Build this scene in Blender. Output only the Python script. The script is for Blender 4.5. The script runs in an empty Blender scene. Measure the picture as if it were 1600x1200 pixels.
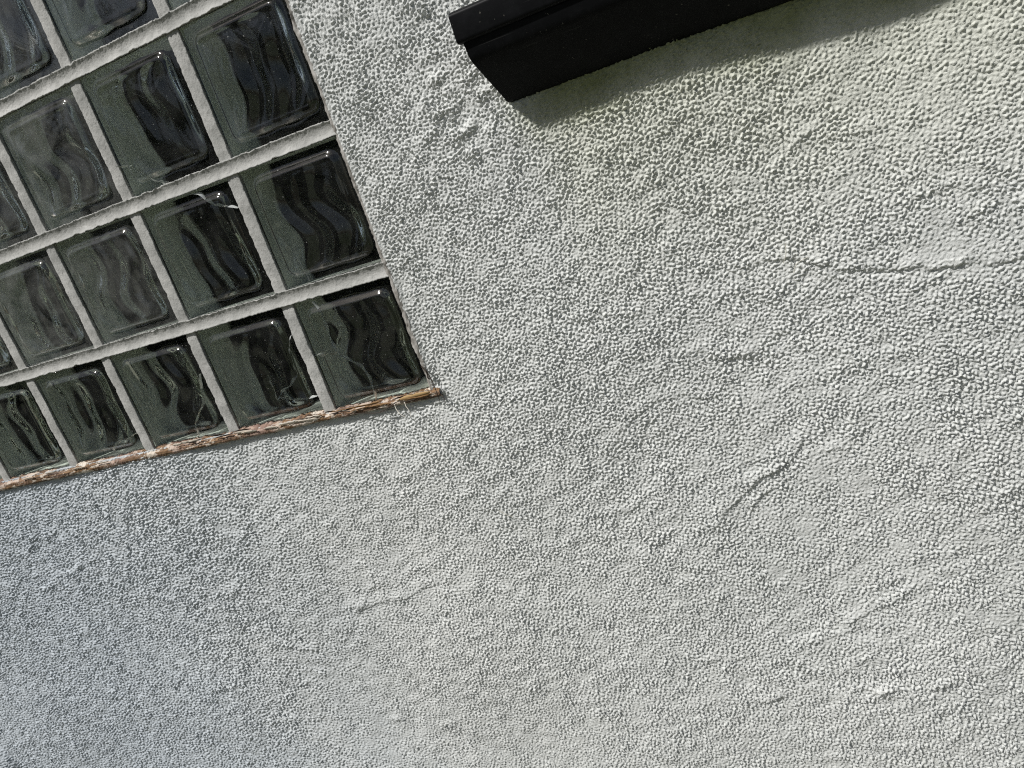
import bpy, bmesh, math, random
import numpy as np
from mathutils import Matrix, Vector

# ------------------------------------------------------------------ camera, light, exposure
sc = bpy.context.scene
COL = sc.collection
sc.render.engine = 'CYCLES'
cam_d = bpy.data.cameras.new('camera')
cam = bpy.data.objects.new('camera', cam_d); COL.objects.link(cam)
cam_d.sensor_width = 36.0
cam_d.lens = 36.0 * 1202.0 / 1600.0
cam_d.clip_start = 0.02; cam_d.clip_end = 500.0
# rows: image right, image down, view direction (x along the wall, y into the wall, z up; z = 0 is the window's foot)
RX = Vector((0.8991899474976961, 0.30949147487160067, -0.3093096592427917))
RY = Vector((-0.18367449417019815, -0.3746238915493214, -0.9088017495976578))
RZ = Vector((-0.39714118208819943, 0.8739976927099083, -0.28001234727658697))
CAM = Vector((0.5476549366799032, -0.9517040695665467, 0.30170130286648683))
m3 = Matrix((RX, -RY, -RZ)).transposed()
cam.matrix_world = Matrix.Translation(CAM) @ m3.to_4x4()
sc.camera = cam

SUN_DIR = Vector((0.78, 1.0, -1.82)).normalized()          # the way sunlight travels
sun_d = bpy.data.lights.new('sun', 'SUN'); sun_d.energy = 5.0; sun_d.angle = math.radians(2.4); sun_d.cycles.is_caustics_light = True
sun_d.color = (1.0, 0.985, 0.955)
sun = bpy.data.objects.new('sun', sun_d); COL.objects.link(sun)
sun.location = -SUN_DIR * 8
sun.rotation_euler = SUN_DIR.to_track_quat('-Z', 'Y').to_euler()
world = bpy.data.worlds.new('World'); sc.world = world; world.use_nodes = True
wn = world.node_tree
bg = wn.nodes['Background']
sky = wn.nodes.new('ShaderNodeTexSky'); sky.sky_type = 'NISHITA'; sky.sun_disc = False
el = math.asin(-SUN_DIR.z)
sky.sun_elevation = el
sky.sun_rotation = math.atan2(-SUN_DIR.x, -SUN_DIR.y)
sky.altitude = 50; sky.dust_density = 3.0; sky.ozone_density = 1.0
wn.links.new(sky.outputs[0], bg.inputs[0]); bg.inputs[1].default_value = 0.05
sc.view_settings.view_transform = 'Standard'; sc.view_settings.look = 'None'
sc.view_settings.gamma = 1.0; sc.view_settings.use_curve_mapping = False
sc.view_settings.exposure = -0.36
cy = sc.cycles
cy.max_bounces = 14; cy.transmission_bounces = 12; cy.glossy_bounces = 6; cy.diffuse_bounces = 4
cy.transparent_max_bounces = 12
cy.caustics_refractive = True; cy.caustics_reflective = True; cy.blur_glossy = 0.0
cy.sample_clamp_indirect = 2.5
cy.use_denoising = False
sc.cycles.filter_width = 1.15

# ------------------------------------------------------------------ helpers
def link(o, parent=None):
    COL.objects.link(o)
    if parent is not None:
        o.parent = parent
    return o
def tag(o, label, cat, group=None, kind=None):
    if label: o['label'] = label
    if cat: o['category'] = cat
    if group: o['group'] = group
    if kind: o['kind'] = kind
    return o
def empty(name, loc=(0, 0, 0)):
    o = bpy.data.objects.new(name, None); o.empty_display_size = 0.05
    o.location = loc
    return link(o)
def mesh_np(name, verts, quads, mat, smooth=True, parent=None, tris=None):
    me = bpy.data.meshes.new(name)
    v = np.asarray(verts, np.float32); q = np.asarray(quads, np.int32).reshape(-1, 4)
    me.vertices.add(len(v)); me.vertices.foreach_set('co', v.ravel())
    nq = len(q)
    me.loops.add(nq * 4); me.polygons.add(nq)
    me.loops.foreach_set('vertex_index', q.ravel())
    me.polygons.foreach_set('loop_start', np.arange(nq, dtype=np.int32) * 4)
    try: me.polygons.foreach_set('loop_total', np.full(nq, 4, np.int32))
    except Exception: pass
    me.polygons.foreach_set('use_smooth', np.full(nq, smooth, bool))
    me.materials.append(mat)
    me.update(calc_edges=True); me.validate()
    return link(bpy.data.objects.new(name, me), parent)
def grid_quads(nx, nz, off=0, flip=False):
    i = np.arange(nx - 1)[:, None] * nz + np.arange(nz - 1)[None, :] + off
    a, b, c, d = i, i + nz, i + nz + 1, i + 1
    q = np.stack([a, b, c, d], -1).reshape(-1, 4)
    return q[:, ::-1] if flip else q
def sstep(a, b, x):
    t = np.clip((x - a) / (b - a), 0, 1); return t * t * (3 - 2 * t)
class Noise:
    """band-pass gaussian noise on a periodic lattice, sampled bilinearly"""
    def __init__(s, x0, x1, z0, z1, d, seed):
        s.x0, s.z0, s.d = x0, z0, d
        s.nx, s.nz = int((x1 - x0) / d) + 2, int((z1 - z0) / d) + 2
        s.rng = np.random.RandomState(seed)
        s.fx = np.fft.fftfreq(s.nx, d)[:, None]; s.fz = np.fft.rfftfreq(s.nz, d)[None, :]
    def band(s, lo, hi, ax=1.0, rot=0.0, slope=1.0):
        w = s.rng.standard_normal((s.nx, s.nz)).astype(np.float32)
        c, n = math.cos(rot), math.sin(rot)
        u = (s.fx * c + s.fz * n) * ax; v = -s.fx * n + s.fz * c
        f = np.sqrt(u * u + v * v) + 1e-9
        lf = np.log(f); a, b = math.log(1 / hi), math.log(1 / lo); e = .22
        H = 1 / (1 + np.exp(-(lf - a) / (e * .4))) / (1 + np.exp((lf - b) / (e * .4))) / f ** slope
        r = np.fft.irfft2(np.fft.rfft2(w) * H, s=(s.nx, s.nz)).astype(np.float32)
        return r / r.std()
    def sample(s, F, X, Z):
        u = np.clip((X - s.x0) / s.d, 0, s.nx - 1.001); v = np.clip((Z - s.z0) / s.d, 0, s.nz - 1.001)
        i = u.astype(np.int32); j = v.astype(np.int32); a = (u - i)[:, None]; b = (v - j)[None, :]
        return (F[np.ix_(i, j)] * (1 - a) * (1 - b) + F[np.ix_(i + 1, j)] * a * (1 - b)
                + F[np.ix_(i, j + 1)] * (1 - a) * b + F[np.ix_(i + 1, j + 1)] * a * b)
def catmull(pts, n=10):
    P = [np.array(p, float) for p in pts]; P = [2 * P[0] - P[1]] + P + [2 * P[-1] - P[-2]]
    out = []
    for k in range(1, len(P) - 2):
        for t in np.linspace(0, 1, n, endpoint=False):
            a, b, c, d = P[k - 1:k + 3]
            out.append(.5 * (2 * b + (c - a) * t + (2 * a - 5 * b + 4 * c - d) * t * t + (3 * b - a - 3 * c + d) * t ** 3))
    out.append(P[-2]); return np.array(out)
def tube(pts, r, sides=5, taper=0.4):
    P = np.asarray(pts, float); n = len(P); V = []; Q = []
    for k in range(n):
        t = P[min(k + 1, n - 1)] - P[max(k - 1, 0)]; t /= np.linalg.norm(t) + 1e-9
        a = np.cross(t, [0.31, 0.8, 0.52]); a /= np.linalg.norm(a) + 1e-9; b = np.cross(t, a)
        rr = r * (1 - (1 - taper) * (k / (n - 1)))
        for s in range(sides):
            th = 2 * math.pi * s / sides
            V.append(P[k] + rr * (math.cos(th) * a + math.sin(th) * b))
    for k in range(n - 1):
        for s in range(sides):
            s2 = (s + 1) % sides
            Q.append((k * sides + s, k * sides + s2, (k + 1) * sides + s2, (k + 1) * sides + s))
    return np.array(V), np.array(Q)
def tubes(name, list_of, mat, parent=None):
    V = []; Q = []; off = 0
    for pts, r, tp in list_of:
        v, q = tube(pts, r, 5, tp); V.append(v); Q.append(q + off); off += len(v)
    return mesh_np(name, np.concatenate(V), np.concatenate(Q), mat, True, parent)

# ------------------------------------------------------------------ materials
def new_mat(name):
    m = bpy.data.materials.new(name); m.use_nodes = True
    return m, m.node_tree.nodes, m.node_tree.links, m.node_tree.nodes['Principled BSDF']
def nd(N, t, **kw):
    n = N.new(t)
    for k, v in kw.items(): setattr(n, k, v)
    return n
def noise_node(N, L, vec, scale, detail=4, rough=.55):
    n = nd(N, 'ShaderNodeTexNoise'); n.inputs['Scale'].default_value = scale
    n.inputs['Detail'].default_value = detail; n.inputs['Roughness'].default_value = rough
    if vec is not None: L.new(vec, n.inputs['Vector'])
    return n
def ramp(N, L, src, stops):
    r = nd(N, 'ShaderNodeValToRGB'); e = r.color_ramp.elements
    while len(e) < len(stops): e.new(.5)
    for k, (p, c) in enumerate(stops):
        e[k].position = p; e[k].color = (c if len(c) == 4 else (*c, 1)) if isinstance(c, tuple) else (c, c, c, 1)
    L.new(src, r.inputs[0]); return r
def mixc(N, L, fac, a, b):
    m = nd(N, 'ShaderNodeMix', data_type='RGBA')
    for s, v in ((m.inputs[0], fac), (m.inputs[6], a), (m.inputs[7], b)):
        if hasattr(v, 'links') or hasattr(v, 'is_linked'): L.new(v, s)
        else: s.default_value = v if not isinstance(v, tuple) else (*v, 1)
    return m.outputs[2]
def maths(N, L, op, a, b=None, clamp=False):
    m = nd(N, 'ShaderNodeMath', operation=op, use_clamp=clamp)
    for s, v in zip(m.inputs, (a, b)):
        if v is None: continue
        if hasattr(v, 'is_linked'): L.new(v, s)
        else: s.default_value = v
    return m.outputs[0]

# white painted render: neutral masonry paint, green algae bloom near the ledge with shade painted in beneath it, faint dirt
M_WALL, N, L, B = new_mat('white_masonry_paint')
geo = nd(N, 'ShaderNodeNewGeometry'); pos = geo.outputs['Position']
n1 = noise_node(N, L, pos, 3.2, 5, .6); n2 = noise_node(N, L, pos, 55, 3, .6); n3 = noise_node(N, L, pos, 520, 3, .6)
base = mixc(N, L, ramp(N, L, n1.outputs[0], [(.35, 0.0), (.7, 1.0)]).outputs[0], (.665, .68, .66), (.735, .745, .725))
base = mixc(N, L, ramp(N, L, n2.outputs[0], [(.62, 0.0), (.8, .35)]).outputs[0], base, (.60, .60, .55))
sep = nd(N, 'ShaderNodeSeparateXYZ'); L.new(pos, sep.inputs[0])
def mapr(src, a, b, c, d):
    m = nd(N, 'ShaderNodeMapRange', interpolation_type='SMOOTHSTEP'); L.new(src, m.inputs[0])
    for k, v in enumerate((a, b, c, d)): m.inputs[k + 1].default_value = v
    return m.outputs[0]
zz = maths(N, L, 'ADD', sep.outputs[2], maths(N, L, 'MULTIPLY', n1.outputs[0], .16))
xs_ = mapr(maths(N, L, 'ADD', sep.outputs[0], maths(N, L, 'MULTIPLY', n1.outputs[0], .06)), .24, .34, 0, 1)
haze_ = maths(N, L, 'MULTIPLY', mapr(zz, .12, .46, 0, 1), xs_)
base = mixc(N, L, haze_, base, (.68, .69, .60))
alg_shade = maths(N, L, 'MULTIPLY', mapr(zz, .365, .425, 0, 1), xs_)
alg_shade = maths(N, L, 'MULTIPLY', alg_shade, ramp(N, L, n2.outputs[0], [(.2, .75), (.7, .95)]).outputs[0])
base = mixc(N, L, alg_shade, base, (.25, .275, .115))  # algae tint taken down to dark olive to deepen the ledge's cast shadow
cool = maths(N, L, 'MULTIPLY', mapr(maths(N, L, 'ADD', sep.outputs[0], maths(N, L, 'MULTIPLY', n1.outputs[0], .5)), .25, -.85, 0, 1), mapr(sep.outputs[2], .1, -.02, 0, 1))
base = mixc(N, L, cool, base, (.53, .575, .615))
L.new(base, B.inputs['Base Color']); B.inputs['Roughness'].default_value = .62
B.inputs['Specular IOR Level'].default_value = .35
bmp = nd(N, 'ShaderNodeBump'); bmp.inputs['Strength'].default_value = .8; bmp.inputs['Distance'].default_value = .0011
L.new(n3.outputs[0], bmp.inputs['Height']); L.new(bmp.outputs[0], B.inputs['Normal'])

# mortar: pale grey, pitted
M_MORTAR, N, L, B = new_mat('pale_mortar')
tc = nd(N, 'ShaderNodeNewGeometry').outputs['Position']
a = noise_node(N, L, tc, 26, 5, .65); b = noise_node(N, L, tc, 420, 3, .6)
c = mixc(N, L, ramp(N, L, a.outputs[0], [(.38, 0.0), (.66, 1.0)]).outputs[0], (.38, .38, .36), (.54, .535, .51))
c = mixc(N, L, ramp(N, L, b.outputs[0], [(.60, 0.0), (.72, .8)]).outputs[0], c, (.20, .19, .17))
L.new(c, B.inputs['Base Color']); B.inputs['Roughness'].default_value = .85
bmp = nd(N, 'ShaderNodeBump'); bmp.inputs['Strength'].default_value = .8; bmp.inputs['Distance'].default_value = .0008
L.new(b.outputs[0], bmp.inputs['Height']); L.new(bmp.outputs[0], B.inputs['Normal'])

# grey green edge coating on the sides of each block
M_COAT, N, L, B = new_mat('grey_green_edge_coating')
tc = nd(N, 'ShaderNodeNewGeometry').outputs['Position']
a = noise_node(N, L, tc, 30, 4, .6)
c = mixc(N, L, ramp(N, L, a.outputs[0], [(.3, 0.0), (.75, 1.0)]).outputs[0], (.84, .88, .80), (.90, .92, .87))
L.new(c, B.inputs['Base Color']); B.inputs['Roughness'].default_value = .7

# glass with a green cast, dusty and scratched on the weather side
def glass_mat(name, dust):
    m, N, L, B = new_mat(name)
    N.remove(B); out = N['Material Output']
    g = nd(N, 'ShaderNodeBsdfGlass'); g.inputs['IOR'].default_value = 1.5; g.inputs['Roughness'].default_value = 0.0
    g.inputs['Color'].default_value = (.965, .985, .97, 1)
    d = nd(N, 'ShaderNodeBsdfDiffuse'); d.inputs['Color'].default_value = (.62, .63, .60, 1)
    geo = nd(N, 'ShaderNodeNewGeometry'); tc = geo.outputs['Position']
    oi = nd(N, 'ShaderNodeObjectInfo')
    a = noise_node(N, L, tc, 16, 6, .65); a.inputs['Distortion'].default_value = 1.2
    mp = nd(N, 'ShaderNodeMapping'); mp.inputs['Rotation'].default_value = (0, .5, 0); mp.inputs['Scale'].default_value = (900, 900, 28)
    L.new(tc, mp.inputs[0])
    s = noise_node(N, L, mp.outputs[0], 1.0, 1, .4)
    k = noise_node(N, L, tc, 330, 1, .4)
    f = ramp(N, L, a.outputs[0], [(.36, .006), (.74, dust)]).outputs[0]
    sc_ = nd(N, 'ShaderNodeSeparateColor'); L.new(oi.outputs['Color'], sc_.inputs[0])
    f = maths(N, L, 'MULTIPLY', f, maths(N, L, 'MULTIPLY', sc_.outputs[0], 4.0))
    f = maths(N, L, 'ADD', f, ramp(N, L, s.outputs[0], [(.80, 0.0), (.86, .10)]).outputs[0])
    f = maths(N, L, 'ADD', f, ramp(N, L, k.outputs[0], [(.775, 0.0), (.80, .35)]).outputs[0], True)
    x = nd(N, 'ShaderNodeMixShader'); L.new(f, x.inputs[0]); L.new(g.outputs[0], x.inputs[1]); L.new(d.outputs[0], x.inputs[2])
    gl = nd(N, 'ShaderNodeBsdfGlossy'); gl.inputs['Roughness'].default_value = .10; gl.inputs['Color'].default_value = (.9, .9, .9, 1)
    y = nd(N, 'ShaderNodeMixShader'); y.inputs[0].default_value = .045; L.new(x.outputs[0], y.inputs[1]); L.new(gl.outputs[0], y.inputs[2])
    L.new(y.outputs[0], out.inputs[0]); return m
M_GLASS = glass_mat('dusty_block_glass', .075)
M_CRACK, N, L, B = new_mat('fracture_face')
N.remove(B)
g = nd(N, 'ShaderNodeBsdfGlossy'); g.inputs['Roughness'].default_value = .18; g.inputs['Color'].default_value = (.9, .95, .92, 1)
dd = nd(N, 'ShaderNodeBsdfDiffuse'); dd.inputs['Color'].default_value = (.85, .88, .86, 1)
t = nd(N, 'ShaderNodeBsdfTransparent'); x = nd(N, 'ShaderNodeMixShader'); x.inputs[0].default_value = .8
x2 = nd(N, 'ShaderNodeMixShader'); x2.inputs[0].default_value = .6
L.new(g.outputs[0], x2.inputs[1]); L.new(dd.outputs[0], x2.inputs[2])
L.new(t.outputs[0], x.inputs[1]); L.new(x2.outputs[0], x.inputs[2]); L.new(x.outputs[0], N['Material Output'].inputs[0])

# black painted timber
M_BLACK, N, L, B = new_mat('black_gloss_paint')
tc = nd(N, 'ShaderNodeNewGeometry').outputs['Position']
a = noise_node(N, L, tc, 45, 5, .7); k = noise_node(N, L, tc, 260, 2, .5)
mp = nd(N, 'ShaderNodeMapping'); mp.inputs['Scale'].default_value = (12, 400, 400); L.new(tc, mp.inputs[0])
s = noise_node(N, L, mp.outputs[0], 1, 2, .5)
c = mixc(N, L, ramp(N, L, a.outputs[0], [(.45, 0.0), (.8, 1.0)]).outputs[0], (.0035, .0038, .0045), (.010, .0105, .012))
c = mixc(N, L, ramp(N, L, k.outputs[0], [(.72, 0.0), (.76, .5)]).outputs[0], c, (.22, .21, .18))
c = mixc(N, L, ramp(N, L, s.outputs[0], [(.70, 0.0), (.80, .12)]).outputs[0], c, (.3, .3, .28))
L.new(c, B.inputs['Base Color']); B.inputs['Roughness'].default_value = .5
B.inputs['Specular IOR Level'].default_value = .12
bmp = nd(N, 'ShaderNodeBump'); bmp.inputs['Strength'].default_value = .25; bmp.inputs['Distance'].default_value = .001
L.new(a.outputs[0], bmp.inputs['Height']); L.new(bmp.outputs[0], B.inputs['Normal'])

# rotten sill strip: flaking cream paint over brown wood
M_SILL, N, L, B = new_mat('flaking_paint_on_wood')
tc = nd(N, 'ShaderNodeNewGeometry').outputs['Position']
mp = nd(N, 'ShaderNodeMapping'); mp.inputs['Scale'].default_value = (1, 1, 3.2); L.new(tc, mp.inputs[0])
mp2 = nd(N, 'ShaderNodeMapping'); mp2.inputs['Scale'].default_value = (9, 160, 420); L.new(tc, mp2.inputs[0])
a = noise_node(N, L, mp.outputs[0], 38, 6, .7); g_ = noise_node(N, L, mp2.outputs[0], 1, 4, .6); w = noise_node(N, L, tc, 7, 3, .6)
wood = mixc(N, L, ramp(N, L, g_.outputs[0], [(.35, 0.0), (.68, 1.0)]).outputs[0], (.035, .02, .012), (.36, .21, .10))
wood = mixc(N, L, ramp(N, L, w.outputs[0], [(.45, 0.0), (.7, .8)]).outputs[0], wood, (.30, .20, .17))
paint = mixc(N, L, ramp(N, L, w.outputs[0], [(.4, 0.0), (.6, 1.0)]).outputs[0], (.70, .63, .53), (.42, .30, .24))
c = mixc(N, L, ramp(N, L, a.outputs[0], [(.50, 0.0), (.54, 1.0)]).outputs[0], wood, paint)
L.new(c, B.inputs['Base Color']); B.inputs['Roughness'].default_value = .8
bmp = nd(N, 'ShaderNodeBump'); bmp.inputs['Strength'].default_value = .9; bmp.inputs['Distance'].default_value = .0015
L.new(g_.outputs[0], bmp.inputs['Height']); L.new(bmp.outputs[0], B.inputs['Normal'])

M_BEAD, N, L, B = new_mat('weathered_grey_sealant')
tc = nd(N, 'ShaderNodeNewGeometry').outputs['Position']
a = noise_node(N, L, tc, 60, 5, .7)
c = ramp(N, L, a.outputs[0], [(.32, (.06, .055, .045)), (.46, (.26, .245, .22)), (.60, (.50, .48, .45))]).outputs[0]
L.new(c, B.inputs['Base Color']); B.inputs['Roughness'].default_value = .6

def plain(name, col, rough=.8):
    m, N, L, B = new_mat(name)
    tc = nd(N, 'ShaderNodeNewGeometry').outputs['Position']
    a = noise_node(N, L, tc, 40, 4, .6)
    c = mixc(N, L, a.outputs[0], tuple(.7 * v for v in col), tuple(min(1, 1.3 * v) for v in col))
    L.new(c, B.inputs['Base Color']); B.inputs['Roughness'].default_value = rough
    return m
M_ROOM = plain('dark_room_paint', (.03, .033, .035), .9)
M_GRASS = plain('lawn_green', (.065, .08, .035), .9)
M_PAVE = plain('sandy_bounce_paving', (.11, .11, .08), .9)
M_LEAF = plain('added_hedge_leaf', (.028, .045, .014), .6)
M_STRAW = plain('dry_straw', (.36, .28, .18), .7)
M_DARKFIB = plain('dark_fibre', (.05, .035, .025), .7)
M_WEB = plain('pale_web', (.60, .57, .50), .7)
M_HAIR = plain('pale_bristle', (.62, .60, .52), .5)

# ------------------------------------------------------------------ ground and the room behind the blocks
gs = 60.0
ground = mesh_np('lawn_ground', [(-gs, -gs, -1.3), (gs, -gs, -1.3), (gs, gs, -1.3), (-gs, gs, -1.3)], [(0, 1, 2, 3)], M_GRASS, False)
ground['kind'] = 'structure'
pav = mesh_np('bounce_paving', [(-14, -3.2, -1.296), (14, -3.2, -1.296), (14, .2, -1.296), (-14, .2, -1.296)], [(0, 1, 2, 3)], M_PAVE, False); pav['kind'] = 'structure'  # unseen ground strip added to tint and bounce light onto wall and blocks
XW, ZW = -0.0096, 0.0096            # right jamb and foot of the window opening
XL, ZT = -1.2, 0.8                  # left jamb and head
rh = np.random.RandomState(4)
nl = 20000                                                     # leafy hedging added out of view: darkens glass reflections, blocks low sky
hx = rh.uniform(-9.5, -1.9, nl); hz = rh.uniform(0, 1, nl) ** .9
hy = -4.6 - .35 * np.sin(hx * 1.3) - .5 * rh.rand(nl) ** 2 * 2 + .35 * np.abs(hz - .5)
hz = -1.3 + hz * (3.5 + .25 * np.sin(hx * 2.1) + .2 * np.sin(hx * 5.3))
cc = np.stack([hx, hy, hz], -1); aa = rh.randn(nl, 3); aa /= np.linalg.norm(aa, axis=1)[:, None]; bb = np.cross(aa, rh.randn(nl, 3)); bb /= np.linalg.norm(bb, axis=1)[:, None]
sz_ = rh.uniform(.03, .065, nl)[:, None]
hv = np.stack([cc - aa * sz_, cc + bb * sz_ * .55, cc + aa * sz_, cc - bb * sz_ * .55], 1).reshape(-1, 3)
added_hedge = mesh_np('added_hedge', hv, np.arange(nl * 4).reshape(-1, 4), M_LEAF, False)
tag(added_hedge, 'dark leafy hedging out of view, added to darken reflections in the glass', 'added_hedge', None, 'stuff')
core = mesh_np('added_hedge_bank', [(-9.5, -5.1, -1.3), (-1.9, -5.1, -1.3), (-1.9, -5.1, 1.9), (-9.5, -5.1, 1.9), (-9.5, -5.6, -1.3), (-1.9, -5.6, -1.3), (-1.9, -5.6, 1.9), (-9.5, -5.6, 1.9)],
               [(0, 1, 2, 3), (5, 4, 7, 6), (3, 2, 6, 7), (1, 5, 6, 2), (4, 0, 3, 7)], M_LEAF, False); core['kind'] = 'structure'  # solid backing of the added leaves, keeps low sky out
x0, x1, y0, y1, z0, z1 = XL - .4, XW + .5, .101, 1.8, ZW - .5, ZT + .4
rv = [(x0, y0, z0), (x1, y0, z0), (x1, y1, z0), (x0, y1, z0), (x0, y0, z1), (x1, y0, z1), (x1, y1, z1), (x0, y1, z1)]
# front lining of the room is the back of the wall: a frame round the opening
fv = [(XL, y0, ZW), (XW, y0, ZW), (XW, y0, ZT), (XL, y0, ZT)]
rq = [(0, 1, 2, 3), (4, 7, 6, 5), (0, 3, 7, 4), (1, 5, 6, 2), (3, 2, 6, 7), (0, 8, 9, 1), (1, 9, 10, 5), (5, 10, 11, 4), (4, 11, 8, 0)]
room = mesh_np('room_interior', rv + fv, rq, M_ROOM, False); room['kind'] = 'structure'

# ------------------------------------------------------------------ the rendered wall: real relief
def axis(segments):
    out = []
    for a, b, d0, d1 in segments:
        # spacing runs from d0 to d1
        n = max(2, int(round((b - a) / ((d0 + d1) / 2))))
        t = np.linspace(0, 1, n + 1)[:-1]
        if abs(d0 - d1) < 1e-9: s = t
        else:
            r = d1 / d0; s = (r ** t - 1) / (r - 1)
            n = max(2, int(round((b - a) * math.log(r) / (d1 - d0))))
            t = np.linspace(0, 1, n + 1)[:-1]; s = (r ** t - 1) / (r - 1)
        out.append(a + (b - a) * s)
    out.append([segments[-1][1]])
    return np.concatenate(out)
X = axis([(-6, -1.70, .5, .0030), (-1.70, -.5, .0023, .0017), (-.5, XW, .0017, .0012), (XW, .80, .0012, .0012), (.80, 1.2, .0012, .008), (1.2, 6, .008, .5)])
X = np.unique(np.append(X, XL)); X = X[np.concatenate([[True], np.diff(X) > 2e-4])]
if not np.any(np.isclose(X, XL, atol=1e-7)): X[np.argmin(abs(X - XL))] = XL
Z = axis([(-1.3, -.78, .02, .0026), (-.78, -.1, .0017, .00125), (-.1, ZW, .00125, .0012), (ZW, .47, .0012, .0012), (.47, ZT, .0013, .003), (ZT, 2.6, .003, .2)])
nz_ = Noise(-1.8, 1.15, -.9, .9, .00088, 11)
S = lambda F: nz_.sample(F, X, Z)
XX, ZZ = X[:, None], Z[None, :]
med = S(nz_.band(.0024, .0068, 1.5, .28, .95)); fine = S(nz_.band(.0022, .0040, 1.1, .2, .6)); coarse = S(nz_.band(.018, .05, 1.4, .3)); wide = S(nz_.band(.0034, .0085, 1.5, .24, 1.0))
pit2 = S(nz_.band(.006, .014, 1.3, .2, 1.0))
pit = S(nz_.band(.0034, .009, 1.0, 0, 1.0))
big = S(nz_.band(.07, .22, .6, .15)); huge = S(nz_.band(.3, .8)); warp = S(nz_.band(.05, .12)); patch = S(nz_.band(.05, .16, .8))
mod = np.clip(1.0 + .13 * patch + .10 * huge, .6, 1.5)
# finer, tighter grain under the window, where a second coat was worked in
under = sstep(-.04, -.12, XX + .12 * ZZ + .012 * warp) * sstep(.05, -.03, ZZ)
far = sstep(-.55, -.9, XX + .01 * warp)
mod = mod * (1 - .10 * under)
lw = sstep(-.10, -.6, XX + .03 * warp)
raw = (.85 * med * (1 - .7 * lw) + .85 * wide * lw) + (.30 + .08 * under - .12 * lw) * fine + .07 * coarse
bald = sstep(.9, 2.2, S(nz_.band(.02, .07, 1.6, .3, .8)))
mod = mod * (1 - .45 * bald)
mod = mod * (1 + .30 * lw)
# rounded grains on flatter ground
k = 2.6
g = np.log1p(np.exp(np.clip(k * (raw + .15), -30, 30))) / k
g = g - .12 * np.clip(g - 1.3, 0, None) ** 2 - .35 * np.clip(pit - 1.5, 0, 1.2)
# smoother trowelled patches
for cx, cz, rx, rz, am in ((.715, .03, .045, .03, .45), (.645, .05, .04, .022, .55), (.30, -.02, .05, .03, .25), (-.12, .20, .0, .0, 0)):
    if rx:
        q = ((XX - cx) / rx) ** 2 + ((ZZ - cz) / rz) ** 2
        mod = mod * (1 - am * np.exp(-q ** 1.5 + .0 * q))
# coarse lumps left of the ledge
lumps = np.exp(-(((XX - .165) / .05) ** 2 + ((ZZ - .36) / .07) ** 2))
H = .0021 * mod * (g - .62) + .0009 * np.clip(pit2 - 2.0, 0, 1.2) + .00022 * coarse + lumps * .0016 * np.clip(coarse, 0, 3) + .00035 * big + .0020 * huge
def seg_field(pts, w, n=6):
    """signed distance to a polyline and the way along it, nearest piece"""
    P = catmull(pts, n); D = None
    lo = P.min(0) - 4 * w; hi = P.max(0) + 4 * w
    ix = np.where((X > lo[0]) & (X < hi[0]))[0]; iz = np.where((Z > lo[1]) & (Z < hi[1]))[0]
    if len(ix) < 2 or len(iz) < 2: return None
    sx, sz = slice(ix[0], ix[-1] + 1), slice(iz[0], iz[-1] + 1)
    gx, gz = X[sx][:, None] + .0022 * warp[sx, sz] + .0011 * coarse[sx, sz] + .0007 * wide[sx, sz], Z[sz][None, :] + .0022 * patch[sx, sz] + .0011 * coarse[sx, sz] + .0009 * wide[sx, sz]
    best = np.full(gx.shape, 9.0); sd = np.zeros(gx.shape); al = np.zeros(gx.shape)
    for i in range(len(P) - 1):
        a, b = P[i], P[i + 1]; d = b - a; l2 = d @ d
        t = np.clip(((gx - a[0]) * d[0] + (gz - a[1]) * d[1]) / l2, 0, 1)
        ex, ez = gx - (a[0] + t * d[0]), gz - (a[1] + t * d[1]); r = np.hypot(ex, ez)
        m = r < best; best[m] = r[m]
        sd[m] = (r * np.sign(d[0] * ez - d[1] * ex))[m]; al[m] = ((i + t) / (len(P) - 1))[m]
    return sx, sz, best, sd, al
def step_line(pts, w, h, decay):
    f = seg_field(pts, decay)
    if f is None: return
    sx, sz, r, sd, al = f
    end = np.sin(np.clip(al, 0.0, 1) * math.pi) ** .4
    H[sx, sz] += 1.0 * h * end * np.clip(.9 + .22 * coarse[sx, sz], .5, 1.3) * np.where(sd > 0, 1, 0) * sstep(0, w, sd) * np.exp(-(np.clip(sd, 0, None) / decay) ** 2)
def ridge_line(pts, w, h):
    f = seg_field(pts, w)
    if f is None: return
    sx, sz, r, sd, al = f
    end = np.sin(np.clip(al, 0, 1) * math.pi) ** .5
    H[sx, sz] += .7 * h * end * np.clip(.7 + .45 * coarse[sx, sz] + .4 * patch[sx, sz], .0, 1.5) * np.exp(-(r / w) ** 2)
rev = lambda p: p[::-1]
CA = [(.4534, .0777), (.4841, .0804), (.5053, .0765), (.5262, .0727), (.5449, .0584), (.571, .0478), (.5973, .0419), (.6235, .0383), (.6419, .029), (.6643, .0279), (.698, .0207), (.74, .0190), (.79, .0120)]
step_line(CA, .004, .0020, .014); ridge_line([(a, b - .002) for a, b in CA], .0026, -.0030)
RB = [(.4872, -.1503), (.4762, -.1669), (.4577, -.1807), (.4389, -.1939), (.411, -.209), (.3748, -.2386), (.3315, -.2741)]
step_line(rev(RB), .0045, .0028, .020); step_line(rev([(.4527, -.2057), (.4191, -.2299), (.3893, -.2507)]), .004, .0022, .012)
step_line([(.4658, -.5598), (.4991, -.5632), (.5327, -.5597)], .003, .003, .012)
ridge_line([(-.2286, -.299), (-.2714, -.3212), (-.3053, -.3519), (-.3672, -.3958)], .008, .0024)
step_line(rev([(-.124, -.322), (-.1945, -.3413), (-.2503, -.3497), (-.3179, -.3646)]), .004, .0016, .02)
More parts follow.
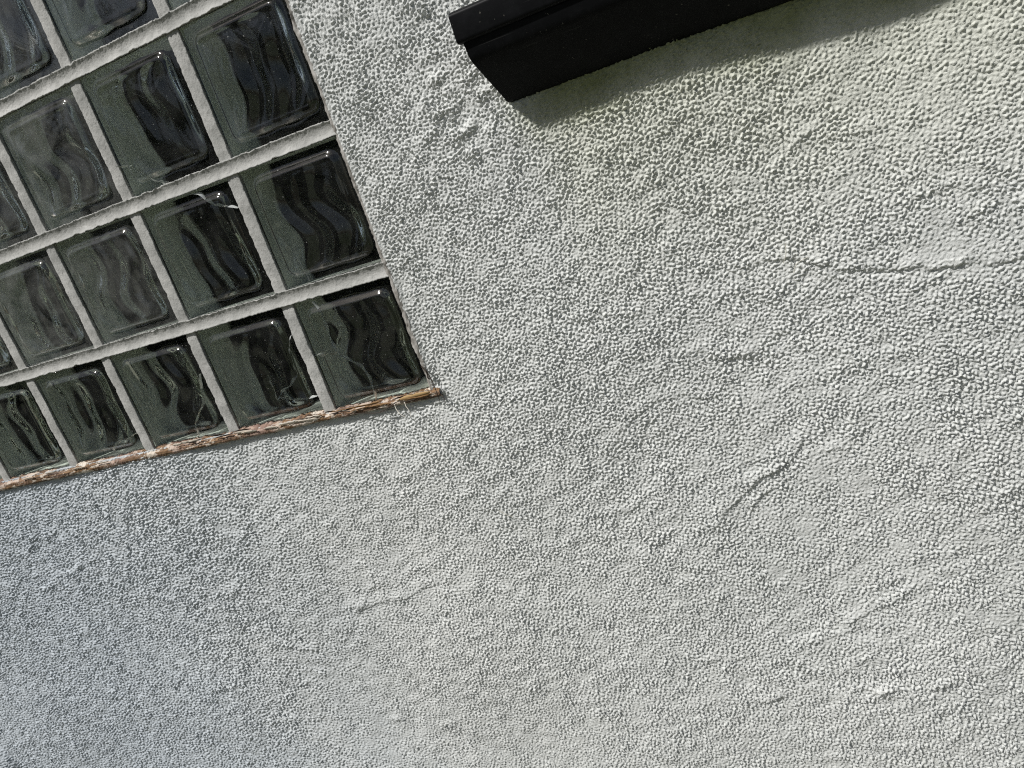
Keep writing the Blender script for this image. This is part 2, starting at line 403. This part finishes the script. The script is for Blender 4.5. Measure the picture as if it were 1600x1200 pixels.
ridge_line([(-.866, -.1828), (-.9333, -.1983), (-1.0234, -.2283), (-1.0877, -.2465)], .007, .0032)
ridge_line([(-.9215, -.1538), (-.9551, -.1196), (-1.033, -.1176)], .008, .0026)
step_line([(-.6837, -.0294), (-.7249, -.0988), (-.7726, -.1786), (-.8323, -.2775)], .004, -.0014, .05)
step_line([(.3831, -.0212), (.4217, -.0295), (.4567, -.0501)], .004, .0022, .02)
rs = np.random.RandomState(5)                                  # many short trowel drags
for _ in range(80):
    cx, cz = rs.uniform(-1.2, .75), rs.uniform(-.62, .28)
    if cx < .05 and cz > -.03: continue
    ln = rs.uniform(.02, .075); an = rs.uniform(-.3, .75); b_ = rs.uniform(-.012, .012)
    dx, dz = math.cos(an) * ln, math.sin(an) * ln
    step_line([(cx - dx, cz - dz), (cx + b_, cz + b_), (cx + dx, cz + dz)], .004, rs.uniform(.0006, .0018), rs.uniform(.008, .018))
# smooth rounded boss at the far lower left
q = np.hypot(XX + 1.605, ZZ + .735)
H += .011 * sstep(.088, .066, q) * (1 + .0 * q) - .004 * np.exp(-((q - .062) / .006) ** 2) + .004 * np.exp(-(q / .035) ** 2)
# relief fades to a plain face outside the built area
fade = sstep(-1.8, -1.72, XX) * sstep(1.14, 1.0, XX) * sstep(-.9, -.80, ZZ) * sstep(.9, .80, ZZ)
H = (H - .002) * fade
# ragged trowelled edge towards the window
edge = np.minimum(np.where(ZZ > ZW - .02, np.abs(XX - XW), 9), np.where(XX < XW + .02, np.abs(ZZ - ZW), 9))
H = H * (.35 + .65 * sstep(0, .010, edge)) 
V = np.stack([np.broadcast_to(XX, H.shape), -H, np.broadcast_to(ZZ, H.shape)], -1).reshape(-1, 3)
Q = grid_quads(len(X), len(Z))
xc, zc = (X[:-1] + X[1:]) / 2, (Z[:-1] + Z[1:]) / 2
hole = ((xc[:, None] > XL) & (xc[:, None] < XW) & (zc[None, :] > ZW) & (zc[None, :] < ZT)).ravel()
Q = Q[~hole]
# reveals round the opening, 100 mm deep
iL, iR = int(np.argmin(abs(X - XL))), int(np.argmin(abs(X - XW))); jB, jT = int(np.argmin(abs(Z - ZW))), int(np.argmin(abs(Z - ZT)))
nzv = len(Z); extra = []; eq = []
def reveal(idx, flip):
    global V
    base = len(V) + sum(len(e) for e in extra)
    bk = V[idx].copy(); bk[:, 1] = .1; fr = V[idx].copy(); extra.append(np.concatenate([fr, bk])); n = len(idx)
    for k_ in range(n - 1):
        f = (base + k_, base + k_ + 1, base + n + k_ + 1, base + n + k_); eq.append(f[::-1] if flip else f)
reveal(np.array([iR * nzv + j for j in range(jB, jT + 1)]), False); reveal(np.array([iL * nzv + j for j in range(jB, jT + 1)]), True)
reveal(np.array([i * nzv + jB for i in range(iL, iR + 1)]), False); reveal(np.array([i * nzv + jT for i in range(iL, iR + 1)]), True)
V = np.concatenate([V] + extra); Q = np.concatenate([Q, np.array(eq)])
used = np.zeros(len(V), bool); used[Q.ravel()] = True
remap = np.cumsum(used) - 1; V = V[used]; Q = remap[Q]
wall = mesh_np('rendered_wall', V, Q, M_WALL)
tag(wall, 'white painted wall of rough textured render round the glass block window', 'wall')
print('wall quads', len(Q))

# ------------------------------------------------------------------ glass block window
WA = .0016; PITCH = .2; HB = .0892; HM = .0105
win = tag(empty('glass_block_window', (XL, 0, ZW)), 'window of wavy square glass blocks in pale mortar set in the white wall', 'window')
W0 = np.array([XL, 0, ZW])
NG = 56
def block_mesh(seed):
    rs = np.random.RandomState(seed)
    u = np.linspace(-HB, HB, NG); U, W = np.meshgrid(u, u, indexing='ij')
    def rrect(U, W, h, r):
        qx, qz = np.abs(U) - (h - r), np.abs(W) - (h - r)
        return np.hypot(np.clip(qx, 0, None), np.clip(qz, 0, None)) + np.minimum(np.maximum(qx, qz), 0) - r   # <0 inside
    d = rrect(U, W, .0715, .012)
    p = rs.uniform(0, 6.28, 8)
    face = sstep(.0035, -.0035, d)
    lip = np.exp(-((d + .004) / .0035) ** 2)
    of = .0075 - .0055 * face - .0010 * lip + .00025 * np.sin(U * 62 + p[0]) * np.cos(W * 48 + p[1]) * face
    bow = .0012 * ((U / HB) ** 2 + (W / HB) ** 2) - .0008
    of = of + bow
    ob = .0855 - of
    # cavity: pressed waves running up the block, wandering sideways
    hc = HB - .0075
    uc = np.linspace(-hc, hc, NG); U2, W2 = np.meshgrid(uc, uc, indexing='ij')
    d2 = rrect(U2, W2, .069, .014)
    inn = sstep(.004, -.012, d2)
    wob = .010 * np.sin(W2 * 42 + p[2] + 1.0) + .005 * np.sin(W2 * 80 + p[3])
    wv = np.sin((U2 + wob) * 2 * math.pi / (.048 + .003 * p[0] / 6) + p[6]) * WA * (1 + .35 * np.sin(W2 * 35 + p[7])) + .0007 * np.sin((U2 * .5 + W2 * .8) * 2 * math.pi / .06 + p[4] * .2)
    wv2 = np.sin((U2 - wob * 1.3) * 2 * math.pi / .058 + 1.9) * WA + .0007 * np.sin((U2 * .7 - W2 * .5) * 2 * math.pi / .05 + p[5] * .2)
    edge = np.maximum(np.abs(U2), np.abs(W2)); fil = .012 * sstep(hc - .012, hc, edge) ** 2
    cf = .0125 + wv * inn - .0010 * ((U2 / HB) ** 2 + (W2 / HB) ** 2)
    cb = .0715 + wv2 * inn
    V = []; Q = []; off = 0
    def sheet(U, Yv, W, flip):
        nonlocal off
        V.append(np.stack([U, Yv, W], -1).reshape(-1, 3)); Q.append(grid_quads(NG, NG, off, flip)); off += NG * NG
    def side(loop_a, loop_b, flip):
        nonlocal off
        n = len(loop_a); V.append(np.concatenate([loop_a, loop_b]))
        q = np.array([(off + k, off + (k + 1), off + n + k + 1, off + n + k) for k in range(n - 1)])
        Q.append(q[:, ::-1] if flip else q); off += 2 * n
    def loops(U, Yv, W):
        A = np.stack([U, Yv, W], -1)
        return [A[:, 0], A[-1, :], A[::-1, -1], A[0, ::-1]]
    # the weather side pane, a closed solid; the hollow behind opens on the dark room
    cf2 = cf; UF, WF = U2 * HB / hc, W2 * HB / hc
    sheet(U, of, W, False); sheet(UF, cf2, WF, True)
    for a, b in zip(loops(U, of, W), loops(UF, cf2, WF)): side(a, b, True)
    return np.concatenate(V), np.concatenate(Q)
variants = []
for sd in (3, 4, 5, 6, 7, 8, 9):
    v, q = block_mesh(sd); o = mesh_np('glass_block', v, q, M_GLASS); variants.append(o.data); bpy.data.objects.remove(o)
blocks = {}
rb = random.Random(2)
for c_ in range(6):
    for r_ in range(4):
        o = bpy.data.objects.new('glass_block', variants[(c_ * 2 + r_ * 3) % 7])
        o.parent = win; COL.objects.link(o)
        o.location = Vector((-(c_ + .5) * PITCH, rb.uniform(-.0006, .0008), (r_ + .5) * PITCH)) - win.location
        o.rotation_euler = (rb.uniform(-.006, .006), 0, rb.uniform(-.006, .006))
        o.color = ((.09 + .05 * rb.random()) if c_ < 2 or r_ == 0 else (.24 + .36 * rb.random()), 0, 0, 1)
        blocks[c_, r_] = o; o.cycles.is_caustics_caster = True
        # coating on the four outer sides, a thin painted sleeve
        t_ = HB + .0004; ya, yb = .0085, .0845
        cv = [(sx * t_, y_, sz * t_) for y_ in (ya, yb) for sx, sz in ((-1, -1), (1, -1), (1, 1), (-1, 1))]
        cq = [(k_, (k_ + 1) % 4, 4 + (k_ + 1) % 4, 4 + k_) for k_ in range(4)]
        if (c_, r_) == (0, 0): sleeve = mesh_np('edge_coating', cv, cq, M_COAT, False, o); sleeve.cycles.is_caustics_receiver = True
        else:
            s2 = sleeve.copy(); COL.objects.link(s2); s2.parent = o
# fracture faces inside cracked blocks: ribbons through the front plate
CR = [((1, 2), [(-.3962, .4614), (-.3649, .452), (-.3482, .4354), (-.3311, .4196), (-.3191, .4131)]),
      ((1, 1), [(-.2946, .3864), (-.2721, .3821), (-.2604, .369), (-.2495, .3591), (-.2341, .3528), (-.2133, .3445)]),
      ((0, 1), [(-.1672, .2985), (-.1559, .2761), (-.1464, .2472), (-.1447, .2142)]),
      ((0, 0), [(-.1543, .1843), (-.1471, .1643), (-.1483, .144), (-.1483, .1106), (-.1395, .0908), (-.1221, .0765), (-.1115, .0606), (-.1106, .0358), (-.1136, .0137)]),
      ((0, 0), [(-.1873, .1037), (-.1701, .1027), (-.1464, .1018)]),
      ((0, 0), [(-.1192, .1708), (-.1236, .1485), (-.1245, .1364), (-.1365, .1206), (-.1442, .1066)]),
      ((1, 0), [(-.2136, .1431), (-.2242, .1295), (-.2303, .107), (-.2311, .0821), (-.2501, .0672), (-.2744, .0574), (-.2865, .0471)]),
      ((1, 0), [(-.2817, .0509), (-.2563, .0414), (-.2318, .0389), (-.2134, .0396)]),
      ((1, 0), [(-.2863, .0935), (-.2845, .0801), (-.2862, .056), (-.2867, .0376)]),
      ((2, 0), [(-.4183, .1208), (-.4277, .0994), (-.439, .0721), (-.4633, .0503), (-.4755, .0367), (-.4797, .0165)]),
      ((3, 0), [(-.6859, .0224), (-.6835, .0289), (-.6601, .0405), (-.6349, .0413), (-.6142, .0466)])]
for kk, ((c_, r_), pts) in enumerate(CR):
    P = catmull(pts, 8); n = len(P); ctr = np.array([-(c_ + .5) * PITCH, (r_ + .5) * PITCH])
    rr = np.random.RandomState(kk); lean = rr.uniform(.003, .0055) * (1 if kk % 2 else -1)
    V = []
    for k_ in range(n):
        t_ = P[min(k_ + 1, n - 1)] - P[max(k_ - 1, 0)]; t_ /= np.linalg.norm(t_); nn = np.array([-t_[1], t_[0]])
        wd = (.35 + .65 * math.sin(math.pi * k_ / (n - 1)) ** .7) * (.8 + .4 * math.sin(k_ * .7 + kk))
        a_ = P[k_] - ctr; b_ = a_ + nn * lean * wd
        V += [(a_[0], .0038, a_[1]), ((a_[0] + b_[0]) / 2 + nn[0] * .0006, .0060, (a_[1] + b_[1]) / 2), (b_[0], .0080, b_[1])]
    q = []
    for k_ in range(n - 1):
        for s_ in range(2): q.append((k_ * 3 + s_, k_ * 3 + s_ + 1, k_ * 3 + 3 + s_ + 1, k_ * 3 + 3 + s_))
    cr = mesh_np('crack', V, q, M_CRACK, True, blocks[c_, r_])
    blocks[c_, r_]['label'] = 'cracked glass block'

# mortar joints: continuous bed joints, short upright joints between them
def joint(name, p0, p1, half, profile, seed, across):
    """strip from p0 to p1 (x,z); across = 'z' for bed joints, 'x' for uprights"""
    rs = np.random.RandomState(seed); ln = abs(p1 - p0); n = int(ln / .0022) + 2; m = 13
    s = np.linspace(p0, p1, n)
    def wig(amp, lam, k=3):
        w = np.zeros(n)
        for _ in range(k * 4): w += np.sin(s * 2 * math.pi / (lam * rs.uniform(.35, 2.2)) + rs.uniform(0, 6.28)) * rs.uniform(.2, 1)
        return amp * w / w.std()
    def bites():
        w = np.zeros(n)
        for _ in range(int(ln / .07)):
            c_, r_ = rs.uniform(p0, p1), rs.uniform(.002, .008); w -= rs.uniform(.0006, .002) * np.exp(-((s - c_) / r_) ** 4)
        return w
    e0 = half + .0004 + wig(.00028, .05) + wig(.00018, .009) + rs.randn(n) * .00022 + bites(); e1 = half + .0004 + wig(.00028, .05) + wig(.00018, .009) + rs.randn(n) * .00022 + bites()
    V = np.zeros((n, m + 4, 3)); t = np.linspace(-1, 1, m)
    off = wig(.0004, .06)
    for j in range(m):
        a = np.where(t[j] < 0, -e0 * abs(t[j]), e1 * abs(t[j]))
        y = profile(t[j]) + off * .7 + rs.randn(n) * .00016 + wig(.00012, .012)
        V[:, j + 2, 1] = y
        V[:, j + 2, 0 if across == 'x' else 2] = a
    for j, sg, y_ in ((0, -1, .09), (1, -1, .0066), (m + 2, 1, .0066), (m + 3, 1, .09)):
        V[:, j, 1] = y_; V[:, j, 0 if across == 'x' else 2] = sg * (HM - .0008)
    V[:, :, 2 if across == 'x' else 0] = s[:, None]
    return V, n, m + 4
bed = lambda t: .0012 + .0036 * (1 - t * t) ** 1.0
upr = lambda t: .0036 + .0010 * t * t
bead_ = [0]
for r_ in range(1, 4):
    V, n, m = joint('j', XL, XW - .0005, HM + .0002, bed, 40 + r_, 'z')
    V[:, :, 2] += r_ * PITCH
    o = mesh_np('mortar_joint', V.reshape(-1, 3) - W0, grid_quads(n, m), M_MORTAR, True, win)
for c_ in range(1, 6):
    for r_ in range(4):
        za = r_ * PITCH + (HM - .001 if r_ else ZW + .0005); zb = (r_ + 1) * PITCH - (HM - .001)
        if r_ == 3: zb = ZT - .0005
        V, n, m = joint('j', za, zb, HM, upr, 60 + c_ * 5 + r_, 'x')
        V[:, :, 0] += -c_ * PITCH
        mesh_np('mortar_joint', V.reshape(-1, 3) - W0, grid_quads(n, m, 0, True), M_MORTAR, True, win)

# weathered sealant bead down the right jamb
rs = np.random.RandomState(9)
n = 420; s = np.linspace(ZW, ZT, n); m = 8
def wgl(s, lam, seed, k=9):
    r = np.random.RandomState(seed); w = sum(np.sin(s * 6.283 / (lam * r.uniform(.35, 2)) + r.uniform(0, 6.28)) * r.uniform(.3, 1) for _ in range(k)); return w / w.std()
left = XW - .0078 - .0007 * wgl(s, .09, 1) - .0003 * wgl(s, .012, 2) - np.clip(wgl(s, .09, 6) - 1.1, 0, 2) * .003
left = np.minimum(left, XW - .0012); V = np.zeros((n, m, 3))
for j in range(m):
    t = j / (m - 1); V[:, j, 0] = left * (1 - t) + (XW + .0022) * t
    V[:, j, 1] = .0070 - .0062 * math.sin(t * 2.2) ** .8 + .0005 * wgl(s, .02, 20 + j); V[:, j, 2] = s
mesh_np('sealant_bead', V.reshape(-1, 3) - W0, grid_quads(n, m, 0, True), M_BEAD, True, win)
# rotten timber strip under the blocks
n = 900; s = np.linspace(XL, XW + .012, n); m = 16
top = ZW + .0040 + .002 * s + .0013 * wgl(s, .16, 31, 14) + .0008 * wgl(s, .018, 32, 16) + .0005 * rs.randn(n); bot = ZW - .0095 + .0090 * s + .0005 * wgl(s, .2, 33) + .0003 * wgl(s, .02, 34)
V = np.zeros((n, m, 3)); nb = Noise(XL - .01, XW + .03, -.01, .03, .0008, 77)
fl = nb.sample(nb.band(.004, .03, .2), s, np.linspace(0, .02, m))
for j in range(m):
    t = j / (m - 1); V[:, j, 0] = s; V[:, j, 2] = bot * (1 - t) + top * t
    V[:, j, 1] = -.0042 + .0005 * fl[:, j] + (.010 * sstep(.55, 1, np.full(n, t))) + .0035 * np.clip(.25 - t, 0, 1) / .25
V[:, 0, 1] = .006; V[:, -1, 1] = .014
mesh_np('timber_strip', V.reshape(-1, 3) - W0, grid_quads(n, m, 0, False), M_SILL, True, win)

# curled flakes of cream paint and splinters of bare wood left on the strip
rf = np.random.RandomState(31)
M_FLAKE = plain('cream_paint_flake', (.62, .55, .46), .8); M_SPLINT = plain('bare_wood_splinter', (.30, .17, .07), .8); M_ROT = plain('rotten_dark_wood', (.035, .022, .014), .9)
def chip(name, x_, z_, ln, ht, mat, tilt, y_=-.0062):
    n = 9; t = np.linspace(-1, 1, n); V = []
    up = ht * (.55 + .45 * rf.rand(n)) * (1 - np.abs(t) ** 3 * .8); dn = ht * (.5 + .4 * rf.rand(n)) * (1 - np.abs(t) ** 3 * .8)
    cur = rf.uniform(.0006, .0022)
    for k_ in range(n):
        cx_, cz_ = x_ + t[k_] * ln / 2, z_ + t[k_] * ln / 2 * tilt
        for h_, yy in ((-dn[k_], .0008), (0, -.0004), (up[k_], -cur * rf.uniform(.4, 1.2))):
            V.append((cx_, y_ + yy, cz_ + h_))
    q = [(k_ * 3 + j, k_ * 3 + 3 + j, k_ * 3 + 4 + j, k_ * 3 + 1 + j) for k_ in range(n - 1) for j in range(2)]
    o = mesh_np(name, np.array(V) - W0, q, mat, True, win)
    m_ = o.modifiers.new('thick', 'SOLIDIFY'); m_.thickness = .0007
for _ in range(9): chip('paint_flake', rf.uniform(-.62, -.17), ZW + rf.uniform(-.002, .004), rf.uniform(.020, .050), rf.uniform(.0018, .0036), M_FLAKE, rf.uniform(-.05, .05))
for _ in range(4): chip('paint_flake', rf.uniform(-.98, -.66), ZW + rf.uniform(-.004, .002), rf.uniform(.016, .035), rf.uniform(.0012, .0024), M_FLAKE, rf.uniform(-.04, .04))
for _ in range(12): chip('dark_gap', rf.uniform(-.66, -.03), ZW + rf.uniform(.0005, .0055), rf.uniform(.016, .05), rf.uniform(.0010, .0022), M_ROT, rf.uniform(-.05, .05), -.0056)
for _ in range(7): chip('wood_splinter', rf.uniform(-.17, -.015), ZW + rf.uniform(-.005, .004), rf.uniform(.015, .05), rf.uniform(.0012, .0026), M_SPLINT, rf.uniform(-.06, .1))
chip('wood_splinter', -.040, ZW + .001, .058, .0052, plain('pale_bare_wood', (.50, .33, .15), .8), .05, -.0068)

# ------------------------------------------------------------------ black ledge
LX0, LX1 = .2335, 2.1
ledge = tag(empty('window_ledge', (LX0, 0, .353)), 'black painted timber ledge with sloping underside jutting from the white wall', 'ledge')
def extrude(name, prof, mat, xa, xb, seed, parent, bev=.0025):
    """closed (y,z) outline run along the wall, ends capped and eased"""
    bm = bmesh.new()
    xs = np.concatenate([[xa], np.linspace(xa + .004, xb, 160)])
    rings = []
    r = np.random.RandomState(seed)
    for x_ in xs:
        wy = .0006 * math.sin(x_ * 9 + seed) + .0003 * math.sin(x_ * 31); wz = .0006 * math.sin(x_ * 7 + 1 + seed)
        rings.append([bm.verts.new((x_ - LX0 + .24 * y_, y_ + (wy if y_ < -.001 else 0), z_ - .353 + wz * (1 if y_ < -.001 else .3))) for y_, z_ in prof])
    k = len(prof)
    for a_, b_ in zip(rings[:-1], rings[1:]):
        for i in range(k): bm.faces.new((a_[i], a_[(i + 1) % k], b_[(i + 1) % k], b_[i]))
    bm.faces.new(rings[0][::-1]); bm.faces.new(rings[-1])
    bmesh.ops.recalc_face_normals(bm, faces=bm.faces)
    me = bpy.data.meshes.new(name); bm.to_mesh(me); bm.free(); me.materials.append(mat)
    o = link(bpy.data.objects.new(name, me), parent)
    for p in me.polygons: p.use_smooth = True
    me.set_sharp_from_angle(angle=math.radians(28))
    return o
def rounded(poly, rad, seg=4):
    out = []
    n = len(poly)
    for i in range(n):
        p = np.array(poly[i], float); a = np.array(poly[i - 1], float); b = np.array(poly[(i + 1) % n], float)
        r_ = rad[i]
        if r_ <= 0: out.append(tuple(p)); continue
        u = (a - p) / np.linalg.norm(a - p); v = (b - p) / np.linalg.norm(b - p)
        for t in np.linspace(0, 1, seg + 1):
            q = (1 - t) ** 2 * (p + u * r_) + 2 * t * (1 - t) * p + t * t * (p + v * r_); out.append(tuple(q))
    return out
cove = rounded([(.004, .351), (-.003, .3535), (-.0525, .4075), (-.0555, .4268), (.004, .4268)], [0, .002, .006, .001, 0])
extrude('sloping_underside', cove, M_BLACK, LX0, LX1, 1, ledge)
nose = rounded([(.004, .4272), (-.050, .4270), (-.054, .4264), (-.060, .4280), (-.0605, .4595), (-.052, .4628), (.004, .470)], [0, 0, .002, .004, .003, .004, 0])
extrude('front_nosing', nose, M_BLACK, LX0 - .0045, LX1, 2, ledge)

# ------------------------------------------------------------------ small things on the wall
rs = np.random.RandomState(21)
web = tag(empty('cobweb', (-.03, -.006, .0)), 'wisps of cobweb and dry fibres at the lower right corner of the window', 'cobweb')
WB = np.array([-.03, -.006, .0])
def strand(p, q, sag, k=6):
    p, q = np.array(p, float), np.array(q, float); t = np.linspace(0, 1, k)[:, None]
    w = p + (q - p) * t + np.array(sag) * (4 * t * (1 - t)) + rs.randn(k, 3) * .0012 * np.sin(t * math.pi)
    return catmull(w, 4) - WB
S1 = [(strand((-.078, -.004, .006), (-.052, -.030, -.010), (0, -.004, -.004)), .0007, .5),
      (strand((-.060, -.004, .009), (-.047, -.024, -.014), (.003, -.003, 0)), .0006, .5),
      (strand((-.066, -.006, .004), (-.071, -.012, .020), (.004, -.004, 0)), .0005, .4)]
for k_ in range(9):
    xx_ = rs.uniform(-.95, -.05)
    S1.append((strand((xx_, -.004, ZW - .004), (xx_ + rs.uniform(-.02, .02), rs.uniform(-.010, -.003), ZW + rs.uniform(-.016, .016)), rs.randn(3) * .003), .00035, .5))
for q_ in S1: tubes('web_strand', [q_], M_WEB, web)
S2 = [(strand((-.006, -.004, .045), (-.001, -.006, -.004), (.003, -.002, 0)), .0008, .6),
      (strand((.004, -.005, .004), (.009, -.008, -.012), (.002, -.002, 0)), .0007, .4),
      (strand((-.105, -.006, -.002), (-.040, -.007, .006), (0, -.003, .003)), .0009, .6),
      (strand((-.150, -.005, .002), (-.075, -.006, -.001), (0, -.002, -.003)), .0007, .6),
      (strand((-.012, -.003, .052), (-.004, -.004, .030), (.002, -.002, 0)), .0012, .7)]
for q_ in S2: tubes('dry_fibre', [q_], M_DARKFIB, web)
def bristle(label, pts, mat=M_HAIR):
    P = catmull([(a, -.0045 - .001 * (i % 2), b) for i, (a, b) in enumerate(pts)], 6); o0 = P[0].copy()
    v, q = tube(P - o0, .0006, 5, .7)
    o = mesh_np('bristle', v, q, mat); o.location = o0
    return tag(o, label, 'bristle', 'paint brush bristles stuck to the wall')
bristle('short straight pale bristle stuck upright above the cracked line in the wall', [(.5078, .0996), (.5062, .0882), (.5012, .0776)])
bristle('curved pale bristle crossing the cracked line in the wall', [(.51, .0633), (.5157, .0738), (.5287, .0783)])
bristle('pale bristle on the bare wall below the window corner', [(.0283, -.1958), (.0375, -.2039), (.0474, -.2098)])
